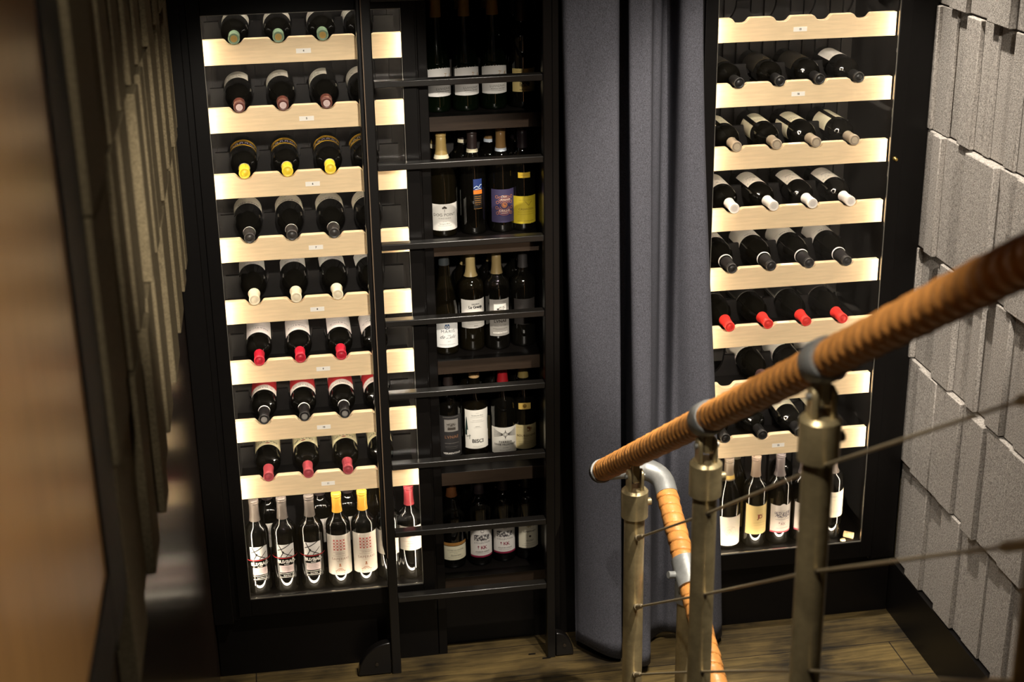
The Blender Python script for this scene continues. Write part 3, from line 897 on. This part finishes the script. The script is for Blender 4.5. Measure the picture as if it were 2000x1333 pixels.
BZ = [('S', [(-.016, .160), (-.004, .134), (.022, .120)], .0028), ('S', [(-.020, .142), (-.004, .148), (.020, .162)], .0028), ('S', [(-.012, .120), (-.004, .134)], .0028), ('S', [(.004, .120), (.026, .142)], .0022), ('C', -.004, .136, .0035)]
K['buzbag'] = Kind('bordeaux', cap=(94, 86, 80), cap_z=.066, labels=[
    label(.054, .119, .161, (232, 230, 228), [(BLK, BZ)], u=.004),
    label(.060, .046, .114, (9, 8, 7), [((232, 228, 224), [('T', 'BUZBAĞ', .0140, .004, .1035, (.0007, 0, .95)), ('T', 'ELAZIĞ', .0044, .004, .0945, (.0002, 0, 1))]), ((226, 208, 210), [('R', -.018, .026, .068, .0915)]), ((226, 222, 218), [('R', -.018, .026, .0632, .0648), ('T', 'KAYRA', .0056, .004, .0575, (.0002, 0, 1.3)), ('R', -.018, .026, .0518, .0532)]), ((150, 120, 124), line_text(.004, .085, .03) + line_text(.004, .080, .034) + line_text(.004, .075, .026))], u=.004, rough=.2),
    label(.104, .1148, .1168, (200, 30, 40), top=lambda s: 0)])
K['saperavi'] = Kind('bordeaux', cap=(206, 152, 56), cap_z=.060, cap_rough=.3, labels=[label(.088, .042, .176, (226, 218, 206), [((190, 62, 50), CROSS), ((150, 112, 96), [('T', 'SAPERAVI', .0115, .002, .096, (0, 0, 1.1)), ('T', 'GEORGIAN', .0058, .002, .1135)] + line_text(0, .119, .036, .001) + line_text(0, .1065, .04, .001) + line_text(0, .0885, .02)), ((176, 110, 70), [('R', -.002, .002, .074, .081), ('R', -.0035, .0035, .071, .0735), ('A', 0, .054, .010, .0016, 10, 170), ('A', 0, .054, .006, .0014, 10, 170)] + [('C', -.013, .056, .0016), ('C', .013, .056, .0016), ('C', -.012, .050, .0012), ('C', .012, .050, .0012)])])])
K['white_label'] = Kind('bordeaux', cap=(52, 44, 44), cap_z=.062, labels=[label(.084, .090, .170, (222, 216, 208), [((160, 120, 110), [('T', 'VINO', .010, 0, .136)] + line_text(0, .12, .04))])])
K['red_top_white'] = Kind('bordeaux', cap=(128, 44, 50), cap_z=.062, labels=[label(.084, .098, .178, (222, 216, 206), [((176, 100, 96), [('T', 'MERLOT', .0075, 0, .142, (0, .2, 1.1))] + line_text(0, .128, .05, .0009) + line_text(0, .112, .04)), ((150, 60, 60), line_text(0, .121, .02, .0012))])])
K['white_burgundy'] = Kind('burgundy', cap=(96, 84, 70), cap_z=.070, ring=((170, 140, 70), .232, .244), labels=[label(.100, .012, .112, (232, 224, 210), [((206, 194, 176), [('O', 0, .062, .018, .0008)] + scribble(-.014, .014, .048, .076, 20, 31, .0007))])])
K['jj_cream'] = Kind('bordeaux', cap=(112, 96, 82), cap_z=.066, labels=[label(.088, .046, .144, (226, 200, 136), [((140, 62, 40), [('T', 'JD', .0185, .004, .106, (.0006, 0, .8)), ('S', [(-.006, .114), (.014, .114)], .0012)]), ((180, 146, 90), line_text(.004, .086, .044, .001) + line_text(.004, .078, .036) + line_text(.004, .066, .04) + line_text(.004, .132, .012))], top=lambda s: 3.4 * s * s)])
K['kk_pale'] = Kind('bordeaux', cap=(84, 76, 74), cap_z=.072, labels=[label(.082, .042, .136, (230, 222, 214), [((120, 112, 120), scribble(-.026, .026, .094, .114, 60, 23, .0013) + line_text(0, .118, .02, .001) + line_text(0, .088, .046, .0014)), ((150, 110, 110), [('T', 'KK', .0135, .002, .072, (0, 0, .85)), ('C', -.011, .076, .002)] + line_text(0, .058, .04, .001)), ((206, 84, 104), [('R', -.041, .041, .042, .047)])], top=lambda s: max(0, .006 - 60 * s * s) + 2.2 * s * s)])
K['cream_far'] = Kind('bordeaux', cap=(88, 78, 72), cap_z=.078, labels=[label(.088, .076, .164, (232, 222, 200), [((176, 172, 160), [('T', 'LWEH', .010, -.008, .148, (0, 0, 1.1))] + line_text(0, .136, .05) + line_text(0, .096, .05))], top=lambda s: 3.4 * s * s)])
K['dark_yellow'] = Kind('burgundy', 'g_brown', cap=(60, 56, 44), cap_z=.05, labels=[label(.09, .02, .12, (170, 140, 66), [((90, 60, 30), line_text(0, .09, .04, .002))])])


def stand(kid, x, yfront, z, turn, text, group):
    r = PROF[K[kid].shape][0]
    m = Matrix.Translation((x, yfront + r - 0.001, z + 0.0004)) @ Matrix.Rotation(R(turn), 4, 'Z')
    return bottle(kid, K[kid], m, text, group)


CW = [('luvignac', .628, .095, 14), ('luvignac', .707, .095, 8), ('luvignac', .788, .101, 0), ('tan_tree', .876, .107, 0)]
gname = ['standing bottles on the top open shelf', 'standing bottles on the second open shelf', 'standing bottles on the third open shelf', 'standing bottles on the fourth open shelf', 'standing bottles on the lowest open shelf']
rows = [
    [('luvignac', .628, .095, 14, 'tall green bottle with white label and tan cork cap, leftmost on top open shelf'), ('luvignac', .707, .095, 10, 'tall green bottle with white label, second from left on top open shelf'),
     ('luvignac', .787, .101, 2, 'tall green bottle with white label, third from left on top open shelf'), ('tan_tree', .869, .107, 4, 'dark bottle with tan label, rightmost on the top open shelf')],
    [('dog_point', .633, .094, 0, 'brown bottle with wide white vineyard label, leftmost on second open shelf'), ('blue_sail', .722, .101, 14, 'dark bottle with small blue and orange picture label on second open shelf'),
     ('purple_ornate', .805, .106, 4, 'dark bottle with ornate purple-blue label on the second open shelf'), ('yellow_label', .8675, .108, -2, 'dark bottle with bright yellow label at right end of second open shelf')],
    [('maris', .630, .093, 0, 'slim bottle with white label and blue heart emblem, leftmost on third open shelf'), ('granja', .710, .112, 6, 'tan-capped bottle with tall white label and black lettering, third open shelf'),
     ('lunae_grey', .786, .106, 6, 'bottle with grey label and small white picture, third open shelf'), ('dark_label', .866, .118, 0, 'dark bottle with black label at right end of third open shelf')],
    [('lunae_black', .635, .130, 4, 'bottle with black label and grey picture, leftmost on fourth open shelf'), ('bisci', .716, .140, 4, 'bottle with tall white label and green edges, second on fourth open shelf'),
     ('terroir', .801, .124, 0, 'red-capped bottle with white sunburst label on fourth open shelf'), ('bourgogne', .8665, .136, -4, 'bottle with cream label and gold neck shield, right end of fourth open shelf')],
    [('rhone', .632, .106, 6, 'bottle with cream label under a tan strip, leftmost on lowest open shelf'), ('kk', .718, .108, 4, 'bottle with white label and red monogram, left one of two on lowest open shelf'),
     ('kk', .794, .120, 0, 'bottle with white label and red monogram, right one of two on lowest open shelf'), ('cabernet', .868, .122, 8, 'bottle with cream label and dark dot, rightmost on lowest open shelf')],
]
for i, row in enumerate(rows):
    for kid, x, y, turn, tx in row:
        stand(kid, x, y, CT[i + 1], turn, tx, gname[i])
    back = [['luvignac', 'luvignac', 'luvignac', 'tan_tree'], ['dog_point', 'blue_sail', 'purple_ornate', 'yellow_label'], ['maris', 'granja', 'lunae_grey', 'dark_label'], ['lunae_black', 'bisci', 'bourgogne', 'bourgogne'], ['rhone', 'rhone', 'kk', 'cabernet']][i]
    for j, kid in enumerate(back):
        stand(kid, .636 + .077 * j, .225, CT[i + 1], random.uniform(-30, 30), 'half-hidden bottle behind the %s front bottle, %s open shelf' % (PLACE4[j], ['top', 'second', 'third', 'fourth', 'lowest'][i]), gname[i])

FLZ = 0.262
for j, x in enumerate((.030, .111, .192)):
    stand('buzbag', x + .0025, .012, FLZ, [2, -2, -4][j], 'bottle with black-white label and red line, %s of three, cabinet bottom' % ['left one', 'middle one', 'right one'][j], 'black and white labelled bottles standing at the cabinet bottom')
for j, x in enumerate((.276, .352)):
    stand('saperavi', x, .012, FLZ, [-2, 2][j], 'gold-capped bottle with white label and red cross pattern, %s, left cabinet bottom' % ['left of the pair', 'right of the pair'][j], 'gold-capped bottles standing at the cabinet bottom')
stand('white_label', .428, .022, FLZ, -20, 'bottle with plain white label standing behind the ladder rail, left cabinet bottom', 'single bottles at the left cabinet bottom')
stand('red_top_white', .497 - .004, .022, FLZ, -4, 'red-capped bottle with white label standing in the right corner of left cabinet bottom', 'single bottles at the left cabinet bottom')
for j, x in enumerate((.07, .23, .315, .395)):
    stand('dark_yellow' if j == 3 else 'white_label', x, .14, FLZ, 30 * j, 'dark bottle standing in the back row at left cabinet bottom, %s' % PLACE4[j], 'back row bottles at the left cabinet bottom')
for kid, x, y, turn, tx in [
    ('white_burgundy', 1.492, .020, 0, 'sloping-shouldered bottle with big white label beside the curtain, right cabinet bottom'),
    ('jj_cream', 1.578, .016, 6, 'bottle with yellow-cream label and red monogram, right cabinet bottom'),
    ('kk_pale', 1.658, .020, 6, 'bottle with white label and pink bottom stripe, left of the railing post, right cabinet bottom'),
    ('kk_pale', 1.737, .020, 6, 'bottle with white label mostly hidden behind the nearest railing post, right cabinet bottom'),
    ('cream_far', 1.832, .024, 0, 'bottle with cream label standing alone right of the railing post'),
]:
    stand(kid, x, y, FLZ, turn, tx, 'bottles standing at the right cabinet bottom')
stand('dark_yellow', 1.545, .12, FLZ, 10, 'dark bottle with ochre label standing behind the front row, right cabinet bottom', 'bottles standing at the right cabinet bottom')
stand('white_label', 1.70, .13, FLZ, 60, 'dark bottle in the back row right of the ochre-labelled one, right cabinet bottom', 'bottles standing at the right cabinet bottom')

# two corks lying in the right cabinet and a little brass lock
o = MB().tube((1.872, 0.03, FLZ + .0105), (1.896, 0.012, FLZ + .0105), .010, seg=20).build('cork', MT['cork'])
tag(o, 'wine cork lying in the right corner of the right cabinet floor', 'cork')
o = MB().tube((1.850, -0.004, FLZ + .0065), (1.862, -0.002, FLZ + .0065), .006, seg=16).build('cork', MT['cork'])
tag(o, 'small cork stub lying near the glass on the right cabinet floor', 'cork')
o = MB().lathe([(0, 0), (.006, .0), (.006, .004), (.003, .008), (.0045, .014), (0, .016)], 16, (0, 0, 0)).build('lock_knob', mat('brass', (190, 160, 90), .3, metal=.9))
o.rotation_euler = (R(90), 0, 0)
o.location = (1.9155, -0.0405, 1.512)
tag(o, 'small brass lock knob on the right cabinet door frame', 'knob')

# ------------------------------------------------------------------ library ladder
L = thing('library_ladder', 'black steel library ladder leaning before the open shelf unit', 'ladder', (.66, -.06, 0))
YF, YB = -0.085, -0.050
for s, (a, b) in ((-1, (.409, .437)), (1, (.888, .914))):
    MB().box(a, b, YF, YB, 0.0, 2.9).build('stile', MT['blackm'], L, bevel=0.003)
    xs = a + .0015
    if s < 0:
        MB().box(xs, xs + .0025, YF - .0012, YF - .0001, 0.40, 2.9).build('highlight_strip', MT['edge_glint'], L)  # pale strip added in place of the highlight along the stile edge
    if s < 0:
        poly = [(a - .010, 2.9), (a - .010, .44), (a - .0003, .39), (a - .0003, 2.9)]
    else:
        poly = [(b + .018, 2.9), (b + .018, .46), (b + .0003, .41), (b + .0003, 2.9)]
    MB().prism(poly, 'y', YF + .004, YB + .012).build('outer_rail', MT['blackm'], L, bevel=0.002)
    pts = [(a - .002, 0.004) if s < 0 else (b + .002, .004)]
    for k in range(13):
        t_ = k / 12 * math.pi / 2
        if s < 0:
            pts.append((a - .002 - .100 * math.cos(t_), .004 + .105 * math.sin(t_)))
        else:
            pts.append((b + .002 + .055 * math.cos(t_), .004 + .080 * math.sin(t_)))
    w = MB().prism(pts, 'y', YF + .002, YB - .004).build('wheel_cover', MT['blackm'], L, bevel=0.003)
    cx = a - .045 if s < 0 else b + .028
    MB().tube((cx, YF + .003, .040), (cx, YF - .002, .040), .005, seg=14).build('axle_bolt', MT['dark'], w)
for z in (2.034, 1.810, 1.586, 1.362, 1.140, .920, .699, .480, .262):
    MB().box(.4372, .8878, YF + .002, YB - .002, z - .0178, z).build('rung', MT['rungm'], L, bevel=0.0022)

# ------------------------------------------------------------------ curtain
TOPP = [(.936, -.095), (.945, -.125), (1.00, -.140), (1.060, -.138), (1.084, -.126), (1.094, -.05), (1.104, .034), (1.148, .034), (1.132, -.03), (1.112, -.108), (1.115, -.134), (1.140, -.142), (1.170, -.134), (1.186, -.095), (1.212, -.080), (1.240, .02), (1.262, .02), (1.251, -.10), (1.258, -.125), (1.280, -.140), (1.306, -.134), (1.316, -.085), (1.308, -.05)]
BOT = [(.984, -.045), (.992, -.070), (1.03, -.112), (1.075, -.150), (1.106, -.150), (1.118, -.07), (1.126, .028), (1.150, .028), (1.146, -.06), (1.133, -.175), (1.136, -.205), (1.150, -.228), (1.178, -.222), (1.196, -.12), (1.222, -.06), (1.240, -.047), (1.262, -.045), (1.280, -.05), (1.300, -.055), (1.335, -.080), (1.40, -.115), (1.438, -.10), (1.444, -.06)]


def spline(P, n):
    out = []
    for i in range(len(P) - 1):
        p0, p1, p2, p3 = P[max(0, i - 1)], P[i], P[i + 1], P[min(len(P) - 1, i + 2)]
        for k in range(n):
            t_ = k / n
            q = []
            for a in range(2):
                m1 = (p2[a] - p0[a]) * .42
                m2 = (p3[a] - p1[a]) * .42
                h00 = 2 * t_ ** 3 - 3 * t_ ** 2 + 1
                h10 = t_ ** 3 - 2 * t_ ** 2 + t_
                h01 = -2 * t_ ** 3 + 3 * t_ ** 2
                h11 = t_ ** 3 - t_ ** 2
                q.append(h00 * p1[a] + h10 * m1 + h01 * p2[a] + h11 * m2)
            out.append(tuple(q))
    out.append(P[-1])
    return out


S0, S1 = spline(TOPP, 6), spline(BOT, 6)
mb = MB()
NZ = 60
grid = []
for iz in range(NZ + 1):
    f_ = iz / NZ
    z = 0.026 + f_ * 2.9
    w = min(1, max(0, z / 2.1))
    w = w * w * (3 - 2 * w) * 0.55 + w * 0.45
    if z < .62:
        pass
    row = []
    for k, (a, b) in enumerate(zip(S0, S1)):
        wob = .004 * math.sin(k * .35 + z * 2.3) + .0025 * math.sin(k * .11 + z * 5)
        hem = .0035 if z < .105 else 0.0
        row.append(mb.bm.verts.new((b[0] + (a[0] - b[0]) * w + wob * .4, b[1] + (a[1] - b[1]) * w + wob - hem, z + (.010 * math.sin(k * .2) if iz == 0 else 0))))
    grid.append(row)
for iz in range(NZ):
    for k in range(len(S0) - 1):
        mb.bm.faces.new((grid[iz][k], grid[iz][k + 1], grid[iz + 1][k + 1], grid[iz + 1][k])).smooth = True
cur = mb.build('curtain', MT['curtain'])
md = cur.modifiers.new('thickness', 'SOLIDIFY')
md.thickness = 0.003
tag(cur, 'long blue-grey velvet curtain hanging in deep folds right of the ladder', 'curtain')

# ------------------------------------------------------------------ stair railing
XR, X2 = 0.945, 1.10
SL = 0.5945


def rail_z(y):
    return 1.338 + (-1.368 - y) * SL


def wrapped(p0, p1, r, pitch, amp, seg=28, per=8, phase=0.0, groove=False):
    """a tube bound with an overlapping leather strip: a saw-tooth helix"""
    p0, p1 = Vector(p0), Vector(p1)
    ax = p1 - p0
    ln = ax.length
    ax.normalize()
    n = ax.cross(Vector((0, 0, 1))).normalized()
    b = ax.cross(n)
    mb = MB()
    N = int(ln / pitch * per)
    rings = []
    for i in range(N + 1):
        s = ln * i / N
        ring = []
        for k in range(seg):
            a = 2 * math.pi * k / seg
            q = (s / pitch + k / seg + phase) % 1.0
            if groove:
                rr = r + amp * (0.55 + 0.45 * q / .86 if q < .86 else (0.0 if q > .92 else (0.92 - q) / .06))
            else:
                rr = r + amp * ((q / .85) if q < .85 else (1 - q) / .15)
            rr += .0006 * math.sin(s * 71 + a * 2) + .0005 * math.sin(s * 190 + a)
            ring.append(mb.bm.verts.new(p0 + ax * s + (n * math.cos(a) + b * math.sin(a)) * rr))
        rings.append(ring)
    for i in range(N):
        for k in range(seg):
            mb.bm.faces.new((rings[i][k], rings[i][(k + 1) % seg], rings[i + 1][(k + 1) % seg], rings[i + 1][k])).smooth = True
    mb.bm.faces.new(rings[0])
    mb.bm.faces.new(rings[-1][::-1])
    return mb


rail = thing('stair_railing', 'steel tube stair railing with tan leather-wrapped handrail and cable infill', 'railing', (XR, -1.5, 0))
YE = -0.575
PE = Vector((XR, YE, rail_z(YE)))
PT = Vector((XR, -3.3, rail_z(-3.3)))
dr = (PT - PE).normalized()
wrapped(PE + dr * .012, PT, .0254, .033, .0044).build('handrail', MT['leather'], rail)
m = MB()
m.tube(PE - dr * .020, PE + dr * .004, .0300, seg=32)
m.build('rail_end_cap', MT['dark'], rail)
MB().tube(PE + dr * .004, PE + dr * .014, .0312, seg=32).build('end_ring', MT['galv'], rail)
# return elbow to the lower rail
c0 = PE + Vector((0.02, 0, -.004))
zl = 0.864
c1 = Vector((X2 - .055, YE - .004, zl))
cen = c1
pts = [c0, c1]
dl = Vector((0, -1, -0.56)).normalized()
for k in range(1, 9):
    a = k / 8 * math.pi / 2
    pts.append(c1 + Vector((math.sin(a) * .055, 0, 0)) + dl * (1 - math.cos(a)) * .055)
pts.append(pts[-1] + dl * .03)
MB().sweep(pts, [.0215] * 2 + [.0285] * 8 + [.0285], 28).build('elbow', MT['galv'], rail)
st = pts[-1]


def lower(y):
    k = (y - st.y) / dl.y
    return st + dl * k


e1 = lower(-0.865)
wrapped(st - dl * .004, lower(-0.825), .0256, .027, .0028, phase=.3, per=14, groove=True).build('lower_handrail', MT['leather'], rail)
wrapped(lower(-0.895), lower(-1.75), .0256, .027, .0028, per=14, groove=True).build('lower_handrail', MT['leather'], rail)
cl = MB()
cl.tube(lower(-0.825), lower(-0.895), .0325, seg=30)
cl.tube(lower(-0.86) + Vector((-.030, 0, 0)), lower(-0.86) + Vector((-.050, -.004, .004)), .009, seg=16)
cl.tube(lower(-0.86) + Vector((0, 0, -.02)), lower(-0.86) + Vector((0, 0, -.075)), .0305, seg=30)
cl.build('clamp', MT['galv'], rail)
p = lower(-0.86)
MB().tube((X2, p.y, 0), (X2, p.y, p.z - .07), .0242, seg=30).build('lower_post', MT['tube'], rail)

PY = [-0.932, -1.494, -2.073, -2.75]
CZ = [(.856, .669, .479), (1.207, 1.027, .848), (1.582, 1.402, 1.222), (1.995, 1.815, 1.635)]
for i, y in enumerate(PY):
    zt = rail_z(y)
    ztop = zt - 0.098
    po = MB().tube((XR, y, 0), (XR, y, ztop), .0242, seg=32).build('post', MT['tube'], rail)
    m = MB()
    m.tube((XR, y, ztop - .062), (XR, y, ztop + .004), .0318, seg=32)
    m.tube((XR, y, ztop - .066), (XR, y, ztop - .062), .0262, .0318, seg=32)
    m.tube((XR, y, ztop + .004), (XR, y, ztop + .010), .0318, .026, seg=32)
    m.tube((XR + .028, y + .004, ztop - .03), (XR + .040, y + .006, ztop - .03), .009, seg=16)
    m.build('post_collar', MT['tube'], po)
    m = MB()                                   # fork and tongue of the swivel joint
    for xo in (-.0145, .0145):
        poly = [(y - .017, ztop), (y + .017, ztop)] + [(y + .017 * math.cos(a * math.pi / 8), ztop + .042 + .017 * math.sin(a * math.pi / 8)) for a in range(9)]
        m.prism(poly, 'x', XR + xo - .004, XR + xo + .004)
    poly = [(y - .015, ztop + .030), (y + .015, ztop + .030), (y + .014, zt - .018), (y - .014, zt - .018)]
    m.prism(poly, 'x', XR - .008, XR + .008)
    m.build('swivel_joint', MT['tube'], po, bevel=0.002)
    MB().tube((XR - .024, y, ztop + .042), (XR + .024, y, ztop + .042), .0055, seg=16).build('joint_bolt', MT['galv'], po)
    if i > 0:
        q = Vector((XR, y, zt))
        MB().sweep([q - dr * .026, q - dr * .022, q + dr * .022, q + dr * .026], [.0315, .0345, .0345, .0315], 32).build('rail_sleeve', MT['galv'], rail)
    for k in range(3):
        z = CZ[i][k]
        if i in (1, 2):
            MB().sweep([(XR, y + .026, z - .0155), (XR, y - .026, z + .0155)], .0045, 12).build('cable_grommet', MT['dark'], po)
for k in range(3):
    pts = [Vector((XR, PY[0], CZ[0][k]))]
    d01 = (Vector((XR, PY[1], CZ[1][k])) - pts[0]).normalized()
    ps = [Vector((XR, PY[i], CZ[i][k])) for i in range(4)]
    MB().sweep([ps[0] + d01 * .07] + ps[1:], .0027, 10).build('cable', MT['cable'], rail)
    m = MB()                                   # fork terminal at the first post
    m.tube(ps[0] + d01 * .020, ps[0] + d01 * .034, .0045, seg=12)
    m.tube(ps[0] + d01 * .034, ps[0] + d01 * .052, .0072, seg=14)
    m.sweep([ps[0] + d01 * .052, ps[0] + d01 * .090, ps[0] + d01 * .104], [.0060, .0060, .0035], 14)
    m.build('cable_terminal', MT['cable'], rail)
    d23 = (ps[2] - ps[3]).normalized()
    m = MB()
    m.sweep([ps[3] + d23 * .02, ps[3] + d23 * .11, ps[3] + d23 * .125], [.007, .007, .0035], 14)
    m.build('cable_terminal', MT['cable'], rail)

# ------------------------------------------------------------------ bits on the floor
for nm, (x, y, a), ln, lb in [('splinter', (.845, -.055, 1.5), .022, 'short dark splinter on the floorboards left of the curtain, pointing at the ladder'), ('splinter', (.885, -.085, -.5), .026, 'short dark splinter lying crosswise on the floor nearest the ladder foot')]:
    o = MB().box(x - ln / 2, x + ln / 2, y - .002, y + .002, .0002, .003).build(nm, MT['frame'])
    tag(o, lb, 'splinter')
